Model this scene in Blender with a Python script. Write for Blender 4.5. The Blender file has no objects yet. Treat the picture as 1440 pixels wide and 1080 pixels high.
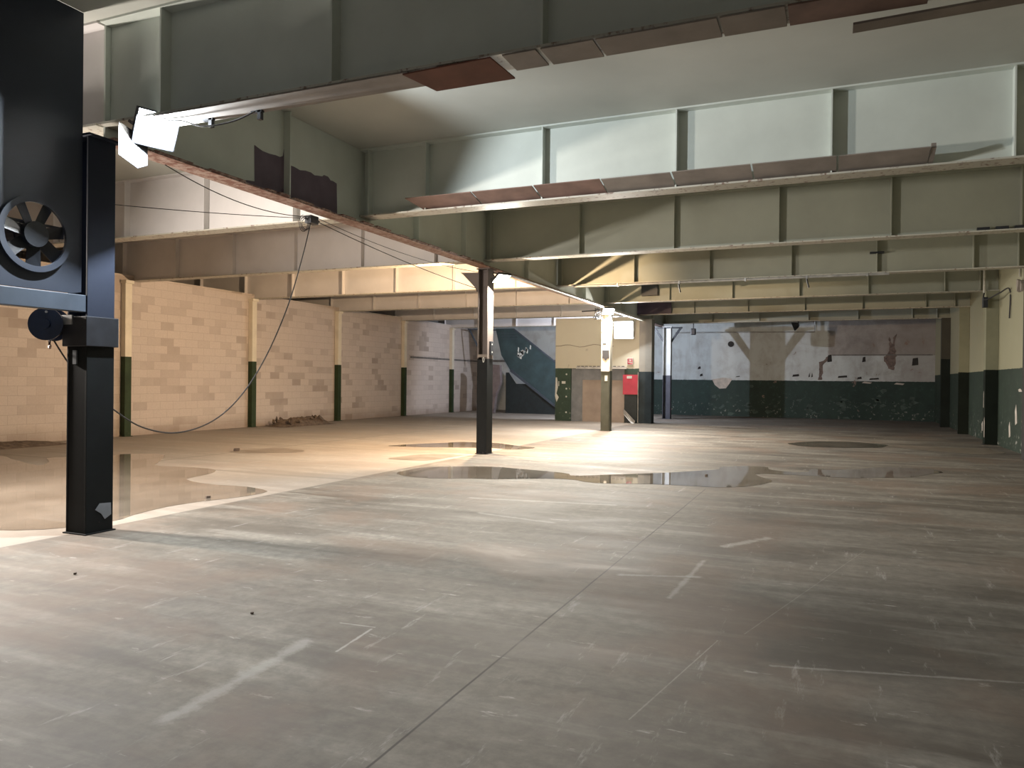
import bpy, bmesh, math, random
from mathutils import Vector, Matrix
random.seed(7)
C = bpy.context.scene.collection
PI = math.pi

# ---------------------------------------------------------------- camera, world, exposure
cam_d = bpy.data.cameras.new('camera'); cam = bpy.data.objects.new('camera', cam_d); C.objects.link(cam)
F_PX, YAW, PIT, ROL = 1058.79, .40286, -.0044750, .0106831      # focal length in pixels of the 1440 frame
fw = Vector((-math.sin(YAW)*math.cos(PIT), math.cos(YAW)*math.cos(PIT), math.sin(PIT)))
rt = Vector((math.cos(YAW), math.sin(YAW), 0)); up = rt.cross(fw)
r2 = math.cos(ROL)*rt + math.sin(ROL)*up; u2 = -math.sin(ROL)*rt + math.cos(ROL)*up
cam.matrix_world = Matrix(((r2.x, u2.x, -fw.x, 0), (r2.y, u2.y, -fw.y, 0), (r2.z, u2.z, -fw.z, 1.6), (0, 0, 0, 1)))
cam_d.sensor_fit = 'HORIZONTAL'; cam_d.sensor_width = 36; cam_d.lens = F_PX/1440*36
cam_d.clip_start = .05; cam_d.clip_end = 200
bpy.context.scene.camera = cam
w = bpy.data.worlds.new('world'); bpy.context.scene.world = w; w.use_nodes = True
w.node_tree.nodes['Background'].inputs[0].default_value = (.02, .025, .035, 1)
w.node_tree.nodes['Background'].inputs[1].default_value = .2
vs = bpy.context.scene.view_settings
vs.view_transform = 'Standard'; vs.look = 'None'; vs.gamma = 1; vs.use_curve_mapping = False
vs.exposure = 0.0

# lamps of the hall: name, position, aim, watts, colour, face width, face height, label
LAMPS = [
 ((-6.33, 5.60, 4.10), (.835, -.2875, -.469), 1000, (.88, .95, 1.0), .42, .36, 'glaring cool white floodlight under the nearest beam beside the tall near column'),
 ((-6.60, 14.86, 3.79), (.50, -.25, -.83), 620, (1.0, .93, .80), .36, .30, 'warm white floodlight on the right of the middle dark column'),
 ((-6.66, 23.45, 3.85), (.25, -.50, -.83), 1000, (1.0, .94, .84), .38, .32, 'floodlight at the top of the slim white-topped column before the stair block'),
 ((-7.46, 28.44, 3.60), (.15, -.92, -.36), 330, (1.0, .97, .93), .75, .70, 'large square glowing floodlight on the cream wall of the stair block'),
 ((-7.30, 15.35, 3.72), (-.72, .50, -.42), 2000, (1.0, .69, .41), .36, .30, 'warm orange floodlight behind the middle column, facing the block wall'),
 ((-8.80, 30.45, 3.90), (.12, .92, -.38), 1100, (.80, .86, 1.0), .36, .30, 'cool floodlight behind the stair block, facing the peeling back wall'),
 ((-10.5, 5.15, 3.05), (.74, .42, -.52), 820, (1.0, .91, .82), .36, .30, 'floodlight on a tripod left of the near column'),
]

# ---------------------------------------------------------------- helpers
def tag(o, label=None, cat=None, group=None, kind=None):
    if label: o['label'] = label
    if cat: o['category'] = cat
    if group: o['group'] = group
    if kind: o['kind'] = kind
    return o

def ragged(P, amp, step, seed=1):        # outline with a torn edge; points (a, b)
    rnd = random.Random(seed); Q = []
    for i in range(len(P)):
        a, b = P[i], P[(i+1) % len(P)]; d = math.hypot(b[0]-a[0], b[1]-a[1]); n = max(1, int(d/step))
        for k in range(n):
            t = k/n; Q.append((a[0]+(b[0]-a[0])*t+rnd.uniform(-amp, amp), a[1]+(b[1]-a[1])*t+rnd.uniform(-amp, amp)))
    return Q

class MB:
    def __init__(s): s.v = []; s.f = []
    def add(s, vs_, fs):
        n = len(s.v); s.v += [tuple(v) for v in vs_]; s.f += [tuple(i+n for i in f) for f in fs]; return s
    def box(s, x0, x1, y0, y1, z0, z1):
        v = [(x, y, z) for x in (x0, x1) for y in (y0, y1) for z in (z0, z1)]
        return s.add(v, [(0, 1, 3, 2), (4, 6, 7, 5), (0, 4, 5, 1), (2, 3, 7, 6), (0, 2, 6, 4), (1, 5, 7, 3)])
    def obox(s, c, ax, ay, az):     # centre + three half-axis vectors
        c, ax, ay, az = map(Vector, (c, ax, ay, az))
        v = [c+i*ax+j*ay+k*az for i in (-1, 1) for j in (-1, 1) for k in (-1, 1)]
        return s.add(v, [(0, 1, 3, 2), (4, 6, 7, 5), (0, 4, 5, 1), (2, 3, 7, 6), (0, 2, 6, 4), (1, 5, 7, 3)])
    def prism(s, poly, n, t):       # closed polygon of 3-d points, extruded by t along n
        n = Vector(n)*t; k = len(poly); a = [Vector(p) for p in poly]
        return s.add(a+[p+n for p in a], [tuple(range(k))[::-1], tuple(range(k, 2*k))] + [(i, (i+1) % k, k+(i+1) % k, k+i) for i in range(k)])
    def tube(s, pts, r, seg=8):
        pts = [Vector(p) for p in pts]; rings = []
        for i, p in enumerate(pts):
            d = (pts[min(i+1, len(pts)-1)]-pts[max(i-1, 0)]).normalized()
            a = d.cross(Vector((0, 0, 1)))
            if a.length < .1: a = d.cross(Vector((0, 1, 0)))
            a.normalize(); b = d.cross(a)
            rr = r[i] if isinstance(r, (list, tuple)) else r
            rings.append([p+rr*(math.cos(t)*a+math.sin(t)*b) for t in [2*PI*k/seg for k in range(seg)]])
        n = len(rings); v = [q for g in rings for q in g]; f = []
        for i in range(n-1):
            for k in range(seg):
                f.append((i*seg+k, i*seg+(k+1) % seg, (i+1)*seg+(k+1) % seg, (i+1)*seg+k))
        f.append(tuple(range(seg))[::-1]); f.append(tuple((n-1)*seg+k for k in range(seg)))
        return s.add(v, f)
    def build(s, name, mat, parent=None, loc=None, bevel=0, smooth=False):
        me = bpy.data.meshes.new(name); me.from_pydata(s.v, [], s.f)
        bm = bmesh.new(); bm.from_mesh(me); bmesh.ops.recalc_face_normals(bm, faces=bm.faces); bm.to_mesh(me); bm.free()
        if mat: me.materials.append(mat)
        if smooth:
            for p in me.polygons: p.use_smooth = True
        o = bpy.data.objects.new(name, me); C.objects.link(o)
        if parent: o.parent = parent
        if loc: o.location = loc
        if bevel:
            b = o.modifiers.new('bevel', 'BEVEL'); b.width = bevel; b.segments = 2; b.limit_method = 'ANGLE'
        return o

def empty(name, loc, label=None, cat=None, group=None):
    o = bpy.data.objects.new(name, None); C.objects.link(o); o.location = loc; o.empty_display_size = .2
    return tag(o, label, cat, group)

def sag(a, b, drop, n=24):
    a, b = Vector(a), Vector(b)
    return [a.lerp(b, t)-Vector((0, 0, drop*4*t*(1-t))) for t in [i/n for i in range(n+1)]]
def spline(P, n=8):
    P = [Vector(p) for p in P]; out = []
    for i in range(len(P)-1):
        p0, p1, p2, p3 = P[max(i-1, 0)], P[i], P[i+1], P[min(i+2, len(P)-1)]
        for k in range(n):
            t = k/n
            out.append(.5*((2*p1)+(p2-p0)*t+(2*p0-5*p1+4*p2-p3)*t*t+(3*p1-p0-3*p2+p3)*t**3))
    return out+[P[-1]]

# ---------------------------------------------------------------- materials
class Mat:
    def __init__(s, name, rough=.6, metal=0, spec=.5):
        s.m = bpy.data.materials.new(name); s.m.use_nodes = True; s.t = s.m.node_tree; s.N = s.t.nodes
        s.b = s.N['Principled BSDF']; s.b.inputs['Roughness'].default_value = rough; s.b.inputs['Metallic'].default_value = metal
        s.b.inputs['Specular IOR Level'].default_value = spec
        s.geo = s.N.new('ShaderNodeNewGeometry'); s.pos = s.geo.outputs['Position']
        sp = s.N.new('ShaderNodeSeparateXYZ'); s.link(s.pos, sp.inputs[0]); s.x, s.y, s.z = sp.outputs
    def link(s, a, b): s.t.links.new(a, b)
    def put(s, v, sock):
        if hasattr(v, 'is_linked'): s.link(v, sock)
        elif isinstance(v, (tuple, list)): sock.default_value = tuple(v)+((1,) if len(v) == 3 and len(sock.default_value) == 4 else ())
        else: sock.default_value = v
    def math(s, op, a, b=0, c=0, clamp=False):
        n = s.N.new('ShaderNodeMath'); n.operation = op; n.use_clamp = clamp
        for v, k in zip((a, b, c), n.inputs): s.put(v, k)
        return n.outputs[0]
    def noise(s, scale, detail=4, rough=.55, stretch=(1, 1, 1), off=(0, 0, 0), rot=0, dist=0):
        mp = s.N.new('ShaderNodeMapping'); mp.inputs['Scale'].default_value = stretch; mp.inputs['Location'].default_value = off
        mp.inputs['Rotation'].default_value = (0, 0, rot)
        s.link(s.pos, mp.inputs[0])
        n = s.N.new('ShaderNodeTexNoise'); n.inputs['Scale'].default_value = scale; n.inputs['Detail'].default_value = detail
        n.inputs['Roughness'].default_value = rough; n.inputs['Distortion'].default_value = dist
        s.link(mp.outputs[0], n.inputs['Vector']); return n.outputs['Fac']
    def ramp(s, v, a, b, lo=0, hi=1, smooth=False):
        n = s.N.new('ShaderNodeMapRange'); n.inputs[1].default_value = a; n.inputs[2].default_value = b
        n.inputs[3].default_value = lo; n.inputs[4].default_value = hi; n.clamp = True
        if smooth: n.interpolation_type = 'SMOOTHSTEP'
        s.put(v, n.inputs[0]); return n.outputs[0]
    def mix(s, f, a, b, mode='MIX'):
        n = s.N.new('ShaderNodeMix'); n.data_type = 'RGBA'; n.blend_type = mode
        s.put(f, n.inputs[0]); s.put(a, n.inputs[6]); s.put(b, n.inputs[7]); return n.outputs[2]
    def col(s, v): s.put(v, s.b.inputs['Base Color']); return s
    def rough(s, v): s.put(v, s.b.inputs['Roughness']); return s
    def bump(s, h, strength=.3, dist=.01):
        n = s.N.new('ShaderNodeBump'); n.inputs['Strength'].default_value = strength; n.inputs['Distance'].default_value = dist
        s.put(h, n.inputs['Height']); s.link(n.outputs[0], s.b.inputs['Normal']); return s

def simple(name, c, rough=.6, metal=0, var=.25, scale=6):
    m = Mat(name, rough, metal); n = m.noise(scale, 5)
    m.col(m.mix(m.ramp(n, .3, .7), tuple(x*(1-var) for x in c), tuple(min(1, x*(1+var)) for x in c))); return m.m

def steel_paint(name, c, rust=(.16, .10, .07), amount=.0, rough=.5):
    m = Mat(name, rough)
    a = m.noise(1.3, 5, .6); b = m.noise(14, 5, .65, off=(3, 1, 2))
    base = m.mix(m.ramp(a, .3, .7), tuple(x*.88 for x in c), c)
    base = m.mix(m.ramp(b, .60-amount, .70-amount), base, rust) if amount else base
    m.col(base).bump(b, .1, .004); return m.m

def split_paint(name, zsplit, upper, lower, rag=.01, wear=.5, rust=(.13, .08, .05), rough=.7):
    m = Mat(name, rough, 0, .2)
    n = m.noise(9, 5, .7); f = m.noise(24, 6, .7, off=(5, 2, 1)); big = m.noise(2.2, 4, .6)
    zz = m.math('ADD', m.z, m.math('MULTIPLY', m.math('SUBTRACT', n, .5), rag*2))
    k = m.ramp(zz, zsplit-.004, zsplit+.004)
    up_ = m.mix(m.ramp(big, .35, .65), tuple(x*.88 for x in upper), upper)
    lo_ = m.mix(m.ramp(big, .35, .65), tuple(x*.7 for x in lower), lower)
    low = m.ramp(m.z, 0, .5, .14, 0)
    c = m.mix(k, lo_, up_)
    c = m.mix(m.ramp(m.math('ADD', f, low), .80-wear*.2, .84-wear*.2), c, rust)
    m.col(c); m.bump(n, .12, .004); return m.m

SCUFFS = [(-2.84, 2.6, -2.93, 3.72, .07, .42), (-2.66, 3.66, -2.70, 4.08, .012, .6), (-2.95, 4.1, -2.70, 4.12, .01, .5), (-1.6, 6.1, -1.0, 6.3, .04, .5), (-.95, 7.6, -.6, 8.2, .07, .45), (-.87, 3.5, -.64, 4.8, .006, .35), (-.5, 5.0, .3, 8.0, .005, .25), (-1.1, 5.6, -1.05, 6.9, .03, .4), (-.3, 4.5, 1.3, 4.9, .02, .35), (-4.5, 9.2, -2.6, 9.5, .06, .4), (-3.9, 8.2, -2.9, 8.0, .05, .35)]
def concrete_floor():
    m = Mat('worn_concrete', .7, 0, .35)
    big = m.noise(.22, 4, .55, off=(4, 2, 0)); mid = m.noise(.9, 6, .62, stretch=(.6, 1.2, 1), dist=.6)
    fine = m.noise(9, 8, .7); strk = m.noise(1.1, 6, .6, stretch=(.35, 2.6, 1), off=(9, 3, 0), rot=.12)
    sc = m.noise(2.0, 7, .75, stretch=(3.2, .55, 1), rot=-.55, off=(2, 7, 0)); sc2 = m.noise(5.5, 6, .7, stretch=(.5, 1.8, 1), off=(1, 8, 4))
    c = m.mix(m.ramp(big, .40, .60), (.098, .083, .067), (.19, .168, .139))
    c = m.mix(m.ramp(mid, .40, .60), m.mix(.55, c, (.085, .072, .058)), m.mix(.45, c, (.26, .24, .205)))
    c = m.mix(m.ramp(strk, .52, .66, 0, .5), c, (.33, .31, .27))
    c = m.mix(m.ramp(strk, .34, .46, .5, 0), c, (.065, .055, .045))
    c = m.mix(m.ramp(fine, .38, .62, .4, 0), c, (.06, .05, .042))
    c = m.mix(m.ramp(sc, .60, .68, 0, .5), c, (.40, .39, .37))
    c = m.mix(m.ramp(sc2, .63, .70, 0, .6), c, (.45, .43, .40))
    c = m.mix(m.ramp(m.noise(.55, 5, .6, off=(11, 4, 0)), .5, .62, 0, .5), c, (.16, .11, .08))
    # scuffed streaks with places of their own
    rag = m.noise(7, 6, .75, off=(2, 2, 2))
    for ax_, ay_, bx_, by_, wd, st_ in SCUFFS:
        L_ = math.hypot(bx_-ax_, by_-ay_); dx, dy = (bx_-ax_)/L_, (by_-ay_)/L_
        px, py = m.math('SUBTRACT', m.x, ax_), m.math('SUBTRACT', m.y, ay_)
        t = m.math('MINIMUM', m.math('MAXIMUM', m.math('ADD', m.math('MULTIPLY', px, dx), m.math('MULTIPLY', py, dy)), 0), L_)
        ex, ey = m.math('SUBTRACT', px, m.math('MULTIPLY', t, dx)), m.math('SUBTRACT', py, m.math('MULTIPLY', t, dy))
        d = m.math('SQRT', m.math('ADD', m.math('MULTIPLY', ex, ex), m.math('MULTIPLY', ey, ey)))
        d = m.math('ADD', d, m.math('MULTIPLY', m.math('SUBTRACT', rag, .5), wd*3))
        c = m.mix(m.ramp(d, wd*.2, wd, st_, 0), c, (.42, .41, .38))
    # slab joints
    wob = m.math('MULTIPLY', m.math('SUBTRACT', m.noise(1.5, 5, .6), .5), .05)
    def line(coord, at, wd, wobble=1.0):
        d = m.math('ABSOLUTE', m.math('SUBTRACT', m.math('ADD', coord, m.math('MULTIPLY', wob, wobble)), at))
        return m.ramp(d, wd*.5, wd*1.1, 1, 0)
    left = m.ramp(m.x, -7.1, -7.05, 1, 0)
    j = line(m.x, -1.745, .008, .25)
    j = m.math('MULTIPLY', j, m.ramp(m.y, 11.5, 11.6, 1, 0))
    j = m.math('MAXIMUM', j, line(m.x, -7.08, .02, .8))
    j = m.math('MAXIMUM', j, m.math('MULTIPLY', line(m.x, -11.8, .06), left))
    for yy in (9.98, 14.42, 23.9):
        j = m.math('MAXIMUM', j, m.math('MULTIPLY', line(m.y, yy, .055), left))
    c = m.mix(m.math('MULTIPLY', j, .85), c, (.035, .03, .025))
    # the slabs left of the column line are smoother and pinker
    c = m.mix(m.math('MULTIPLY', left, .45), c, (.40, .345, .295))
    m.col(c)
    m.rough(m.ramp(mid, .3, .7, .62, .85))
    h = m.math('ADD', m.math('MULTIPLY', fine, .35), m.math('MULTIPLY', mid, .6))
    m.bump(h, .25, .012); return m.m

def blockwork():
    m = Mat('concrete_blocks', .9)
    cb = m.N.new('ShaderNodeCombineXYZ'); m.link(m.math('ADD', m.y, m.x), cb.inputs[0]); m.link(m.z, cb.inputs[1])
    br = m.N.new('ShaderNodeTexBrick'); br.offset = .5
    br.inputs['Scale'].default_value = 1; br.inputs['Brick Width'].default_value = .45; br.inputs['Row Height'].default_value = .225
    br.inputs['Mortar Size'].default_value = .006; br.inputs['Mortar Smooth'].default_value = .3; br.inputs['Bias'].default_value = 0
    br.inputs['Color1'].default_value = (1, 1, 1, 1); br.inputs['Color2'].default_value = (0, 0, 0, 1); br.inputs['Mortar'].default_value = (.5, .5, .5, 1)
    m.link(cb.outputs[0], br.inputs['Vector'])
    big = m.noise(.5, 4, .6); fine = m.noise(20, 6, .7)
    c = m.mix(m.ramp(br.outputs['Color'], .0, .35), (.36, .30, .26), (.56, .49, .44))
    c = m.mix(m.ramp(br.outputs['Color'], .35, 1, 0, .5), c, (.60, .52, .47))
    c = m.mix(m.ramp(big, .4, .65, 0, .65), c, (.54, .47, .43))
    c = m.mix(m.ramp(fine, .35, .65, .22, 0), c, (.33, .28, .25))
    c = m.mix(m.math('MULTIPLY', br.outputs['Fac'], .45), c, (.30, .25, .21))
    c = m.mix(m.ramp(m.math('ADD', m.z, m.math('MULTIPLY', big, .8)), .45, .85, .55, 0), c, (.20, .14, .10))
    m.col(c)
    m.bump(m.math('SUBTRACT', m.math('MULTIPLY', fine, .3), br.outputs['Fac']), .35, .01); return m.m

def peeling_wall(name, zs, upper, lower, under, brick, amt=.5):
    m = Mat(name, .75)
    n = m.noise(1.6, 6, .65, dist=.3); f = m.noise(7, 6, .7, off=(3, 3, 3)); v = m.noise(1.2, 5, .6, stretch=(2.5, 2.5, .5), off=(7, 1, 0))
    band = m.ramp(m.math('ABSOLUTE', m.math('SUBTRACT', m.z, zs+.12)), 0, .32, .16, 0)
    zz = m.math('ADD', m.z, m.math('MULTIPLY', m.math('SUBTRACT', f, .5), .05))
    k = m.ramp(zz, zs-.005, zs+.005)
    u = m.mix(m.ramp(n, .46, .62, 0, .7*amt+.2), upper, under)
    u = m.mix(m.ramp(v, .52, .68, 0, .45*amt), u, (.22, .19, .17))
    l = m.mix(m.ramp(f, .56, .66, 0, .35), lower, tuple(min(1, x*2.2+.02) for x in lower))
    l = m.mix(m.ramp(n, .3, .6, .5, 0), l, tuple(x*.4 for x in lower))
    l = m.mix(m.math('MULTIPLY', m.ramp(f, .60, .64), m.ramp(m.z, .9, .2)), l, (.30, .29, .26))
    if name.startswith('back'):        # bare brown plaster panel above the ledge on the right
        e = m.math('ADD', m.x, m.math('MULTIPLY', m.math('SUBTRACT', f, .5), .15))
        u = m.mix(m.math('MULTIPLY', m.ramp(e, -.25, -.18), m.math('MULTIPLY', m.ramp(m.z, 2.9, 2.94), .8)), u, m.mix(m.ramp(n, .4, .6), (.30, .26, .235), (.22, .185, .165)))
        u = m.mix(m.math('MULTIPLY', m.ramp(m.math('ADD', m.x, m.math('MULTIPLY', n, 2.5)), 2.6, 4.2), .6), u, (.24, .21, .19))  # upper paint also darker and browner towards the right end
    if name.startswith('back'): k = m.math('MAXIMUM', k, m.ramp(m.x, -12.0, -11.9, 1, 0))
    c = m.mix(k, l, u)
    c = m.mix(m.ramp(m.math('ADD', n, m.math('MULTIPLY', band, amt*.8)), .66, .69), c, brick)
    m.col(c); m.bump(m.math('ADD', f, n), .2, .01); return m.m

CREAM = (.60, .64, .59)
M = {}
M['floor'] = concrete_floor()
M['block'] = blockwork()
M['beam'] = steel_paint('beam_paint', CREAM)
M['beam_dim'] = steel_paint('dimmed_beam_paint', (.36, .375, .315))  # darker, greener copy of the beam paint; light falloff put into colour
M['beam_left'] = steel_paint('beam_paint_left', (.68, .65, .64))
M['flange'] = steel_paint('flange_paint', (.52, .50, .43), (.20, .13, .10), .05)
M['rusty'] = steel_paint('rusty_flange', (.34, .25, .21), (.17, .08, .06), .16)
M['ceiling'] = simple('ceiling_paint', (.47, .475, .43), .8, 0, .08, .7)
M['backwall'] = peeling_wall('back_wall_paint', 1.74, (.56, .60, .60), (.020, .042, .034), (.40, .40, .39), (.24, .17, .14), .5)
M['rightwall'] = peeling_wall('right_wall_paint', 2.03, (.29, .275, .18), (.018, .033, .02), (.31, .29, .20), (.30, .24, .15), .1)
M['stairwall'] = peeling_wall('stair_block_paint', 2.12, (.62, .60, .50), (.04, .075, .055), (.58, .55, .46), (.45, .42, .36), .05)
M['farwall'] = peeling_wall('far_wall_paint', .3, (.46, .45, .47), (.12, .10, .10), (.38, .36, .38), (.25, .18, .15), .2)
M['col_near'] = split_paint('near_column_paint', 2.02, (.022, .028, .046), (.007, .009, .010), .01, .0)  # blue of the upper part is lamp glare put into the paint
M['col_mid'] = split_paint('middle_column_paint', 2.07, (.16, .135, .125), (.011, .013, .014), .02, .5, (.06, .05, .06))
M['col_slim'] = split_paint('slim_column_paint', 1.95, (.66, .62, .52), (.10, .105, .085), .02, .45)
M['col_far'] = split_paint('far_column_paint', 1.9, (.55, .55, .53), (.10, .10, .12), .01, .2)
M['post'] = split_paint('post_paint', 2.13, (.72, .66, .54), (.035, .055, .025), .008, .45)
M['pilaster'] = split_paint('pilaster_paint', 2.03, (.26, .255, .175), (.009, .014, .009), .02, .2)
M['dark'] = simple('black_steel', (.02, .022, .028), .45)
M['panel'] = simple('glare_blue_sheet', (.020, .027, .044), .55, 0, .2, 1.2)  # blue lamp glare put into the colour, darkened against the near lamp
M['rail'] = simple('blue_grey_rail', (.055, .07, .095), .5, 0, .2, 3)
M['fan'] = simple('dark_fan_metal', (.010, .013, .02), .45)
M['reel'] = simple('navy_plastic', (.012, .022, .05), .35)
M['orange'] = simple('orange_brown_tube', (.10, .045, .03), .5)
M['cable'] = simple('black_rubber', (.02, .018, .018), .6)
M['pale_cable'] = simple('pale_cable', (.5, .48, .42), .6)
M['brown_board'] = simple('brown_hardboard', (.20, .125, .10), .75, 0, .25, 3)
M['grey_board'] = simple('grey_board', (.25, .215, .185), .8, 0, .2, 2.5)
M['red_board'] = simple('red_brown_board', (.15, .055, .035), .7, 0, .2, 4)
M['bare'] = simple('bare_primer', (.125, .095, .125), .7, 0, .15, 4)
M['purple'] = simple('purple_primer', (.06, .045, .075), .6, 0, .3, 2)
M['galv'] = simple('galvanised', (.45, .45, .44), .4, .5)
M['green'] = simple('stair_green', (.035, .065, .075), .5, 0, .3, 2)
M['dkgreen'] = simple('dark_green', (.012, .02, .024), .6)
M['white'] = simple('white_flaking', (.62, .64, .62), .7, 0, .1, 20)
M['red'] = simple('red_board_paint', (.50, .035, .075), .5, 0, .12, 3)
M['ply'] = simple('old_plywood', (.36, .30, .26), .8, 0, .15, 2)
M['greyboard'] = simple('grey_sheet', (.22, .24, .27), .7, 0, .2, 3)
M['rubble'] = simple('dusty_rubble', (.11, .08, .06), .95, 0, .4, 12)
M['darkhole'] = simple('near_black', (.03, .027, .025), .9)  # near-black for vents and sockets, hole shade put into colour; one column too
M['greydark'] = simple('dark_grey_trim', (.16, .15, .14), .9)  # plain dark grey of the ledges and the chase line
M['stain'] = simple('bare_brick_stain', (.16, .12, .105), .9, 0, .35, 8)
M['patch'] = simple('pale_repair', (.50, .45, .40), .9, 0, .2, 6)
def water():
    m = Mat('puddle_water', .03)
    m.b.inputs['IOR'].default_value = 1.5
    m.col(m.mix(m.ramp(m.noise(.8, 5), .35, .65), (.12, .10, .08), (.20, .17, .14)))
    m.bump(m.noise(2.2, 2), .02, .003); return m.m
M['water'] = water()
def damp():
    m = Mat('damp_concrete', .35)
    m.col(m.mix(m.ramp(m.noise(3, 5), .35, .65), (.16, .13, .10), (.24, .20, .165))); return m.m
M['damp'] = damp()
def lens_mat(col, s):
    m = bpy.data.materials.new('lamp_glass'); m.use_nodes = True; n = m.node_tree.nodes
    b = n['Principled BSDF']; b.inputs['Base Color'].default_value = (.9, .9, .9, 1)
    b.inputs['Emission Color'].default_value = (*col, 1); b.inputs['Emission Strength'].default_value = s; return m

# ---------------------------------------------------------------- setting
Y0, Y1, XL, XR, ZC = -4.0, 37.5, -22.0, 4.1, 5.24
def struct(name, mb, mat, label):
    o = mb.build(name, mat); return tag(o, label, name.split('_')[0], None, 'structure')
struct('floor', MB().box(XL, XR, Y0, Y1, -.2, 0), M['floor'], 'worn stained grey concrete floor slab of the hall')
struct('ceiling', MB().box(XL, XR, Y0, Y1, ZC, ZC+.2), M['ceiling'], 'flat pale grey ceiling above the steel beams')
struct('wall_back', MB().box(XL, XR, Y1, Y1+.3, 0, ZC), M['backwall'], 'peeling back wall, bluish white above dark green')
struct('wall_right', MB().box(XR, XR+.3, Y0, Y1, 0, ZC), M['rightwall'], 'right wall, cream above dark green')
struct('wall_left', MB().box(-17.65, -17.45, Y0, Y1, 0, 4.33), M['block'], 'bare concrete block partition wall along the left')
struct('wall_outer', MB().box(XL-.3, XL, Y0, Y1, 0, ZC), M['farwall'], 'outer wall beyond the block partition')
struct('wall_front', MB().box(XL, XR, Y0-.3, Y0, 0, ZC), M['farwall'], 'wall behind the viewer')

# far wall left of the stair block: lavender plaster with a dark ledge
struct('trim_1', MB().box(-17.45, -12.0, 37.42, 37.5, 2.62, 2.72), M['greydark'], 'dark ledge along the far wall left of the stairs')
struct('trim_2', MB().box(-17.45, -17.42, 29.3, 37.4, 2.57, 2.65), M['greydark'], 'dark chase line along the far end of the block wall')
struct('trim_3', MB().box(-.05, 4.0, 37.46, 37.5, 2.90, 2.95), M['greydark'], 'dark ledge on the right half of the back wall')

# ---------------------------------------------------------------- beams
BY = [5.57, 10.17, 14.77, 19.37, 23.97, 28.57, 33.17]
ORD = ['nearest', 'second', 'third', 'fourth', 'fifth', 'sixth', 'farthest']
ZB = 4.17
def beam(x0, x1, y, stiffs, mat, label, group, web_depth=ZC):
    r = empty('steel_beam', (x0, y, ZB), label, 'beam', group)
    L = x1-x0; h = ZC-ZB-.001
    MB().box(0, L, -.012, .012, .02, h-.02).build('web', mat, r)
    MB().box(0, L, -.15, .15, 0, .022).build('bottom_flange', M['flange'], r)
    MB().box(0, L, -.15, .15, h-.022, h).build('top_flange', mat, r)
    for s in stiffs:
        if x0+.02 < s < x1-.02:
            MB().box(s-x0-.009, s-x0+.009, -.135, -.012, .022, h-.022).build('stiffener', mat, r)
    return r
for i, y in enumerate(BY):
    st = {0: [-6.1, -4.07, -2.1, -.1, 1.9], 1: [-6.78, -5.75, -3.85, -1.95, -.05, 1.86, 3.7]}.get(i, [-6.78, -4.79, -2.87, -.95, .9, 2.82, 3.66])
    extra = {0: 'grey board lining hanging under its flange', 1: 'brightly lit face and tilted boards on its lower flange'}.get(i, 'green-grey face between column line and right wall')
    beam(-6.93, XR, y, st, M['beam'] if i < 2 else M['beam_dim'], f'{ORD[i]} pale steel beam of the right bay, {extra}', 'steel beams of the right bay')
    if i > 0:
        ls = [-8.15-1.92*k for k in range(7)] if i != 1 else [-8.26-1.94*k for k in range(7)]
        ex = {1: 'lavender grey face crossed by a thin wire', 3: 'face lit bright orange'}.get(i, 'cream face above the block wall posts')
        beam(XL, -6.97, y, ls, M['beam_left'], f'{ORD[i-1]} cream steel beam of the left bay, {ex}', 'steel beams of the left bay')
beam(XL, -6.97, BY[0], [-8.26-1.94*k for k in range(7)], M['beam_left'], 'steel beam of the left bay level with the near column, seen through the fan', 'steel beams of the left bay')

# boards standing on the lower flange of the second beam
bx = [-5.80, -4.81, -3.86, -2.89, -1.95, -.96, .02, 1.0]
bo = ['leftmost reddish', 'second from the left', 'third from the left', 'middle', 'third from the right', 'second from the right', 'rightmost']
for i in range(7):
    a, b = bx[i]+.012, bx[i+1]-.012
    t = .005*random.uniform(-1, 1)
    q = [(0, 0, 0), (b-a, 0, 0), (b-a, -.42, .105+t), (-.0 if i else -.12, -.42, .105+t)]
    o = MB().prism(q, (0, .24, .97), .012).build('casing_board', M['brown_board'] if i < 3 else M['grey_board'], None, (a, 10.13, 4.195))
    tag(o, f'{bo[i]} of the tilted boards on the second right beam', 'board', 'boards on the second beam')
# end cheek of the last board
tag(MB().prism([(0, 0, 0), (0, -.38, .1), (0, -.36, .16), (0, 0, .06)], (1, 0, 0), .05).build('board_end', M['grey_board'], None, (1.0, 10.12, 4.196)),
    'small upright board end closing the row of boards on the right', 'board')
# lining under the nearest beam
segs = [(-6.2, -3.28, 'grey_board', 'long grey'), (-2.42, -2.14, 'grey_board', 'short pale'), (-2.1, -1.68, 'grey_board', 'square grey'), (-1.66, -.78, 'grey_board', 'scuffed grey'),
        (-.76, -.33, 'grey_board', 'small grey'), (-.31, .55, 'brown_board', 'brown stained')]
for a, b, mt, d in segs:
    w_ = .006*random.random()
    o = MB().prism([(0, -.16, 0), (b-a, -.16, 0), (b-a, .145, -w_), (0, .145, 0)], (0, 0, 1), .012).build('lining_board', M[mt], None, (a, 5.57, 4.150))
    tag(o, f'{d} lining board under the nearest beam'+{'long grey': ', left of the loose red brown one', 'short pale': ', right of the loose red brown one'}.get(d, ', upper right'), 'board', 'lining under the nearest beam')
o = MB().prism([(0, -.17, 0), (.80, -.17, .015), (.86, .2, -.02), (.12, .2, -.02)], (0, 0, 1), .012).build('lining_board', M['red_board'], None, (-3.32, 5.57, 4.13))
tag(o, 'loose red brown board hanging askew under the nearest beam', 'board', 'lining under the nearest beam')
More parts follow.
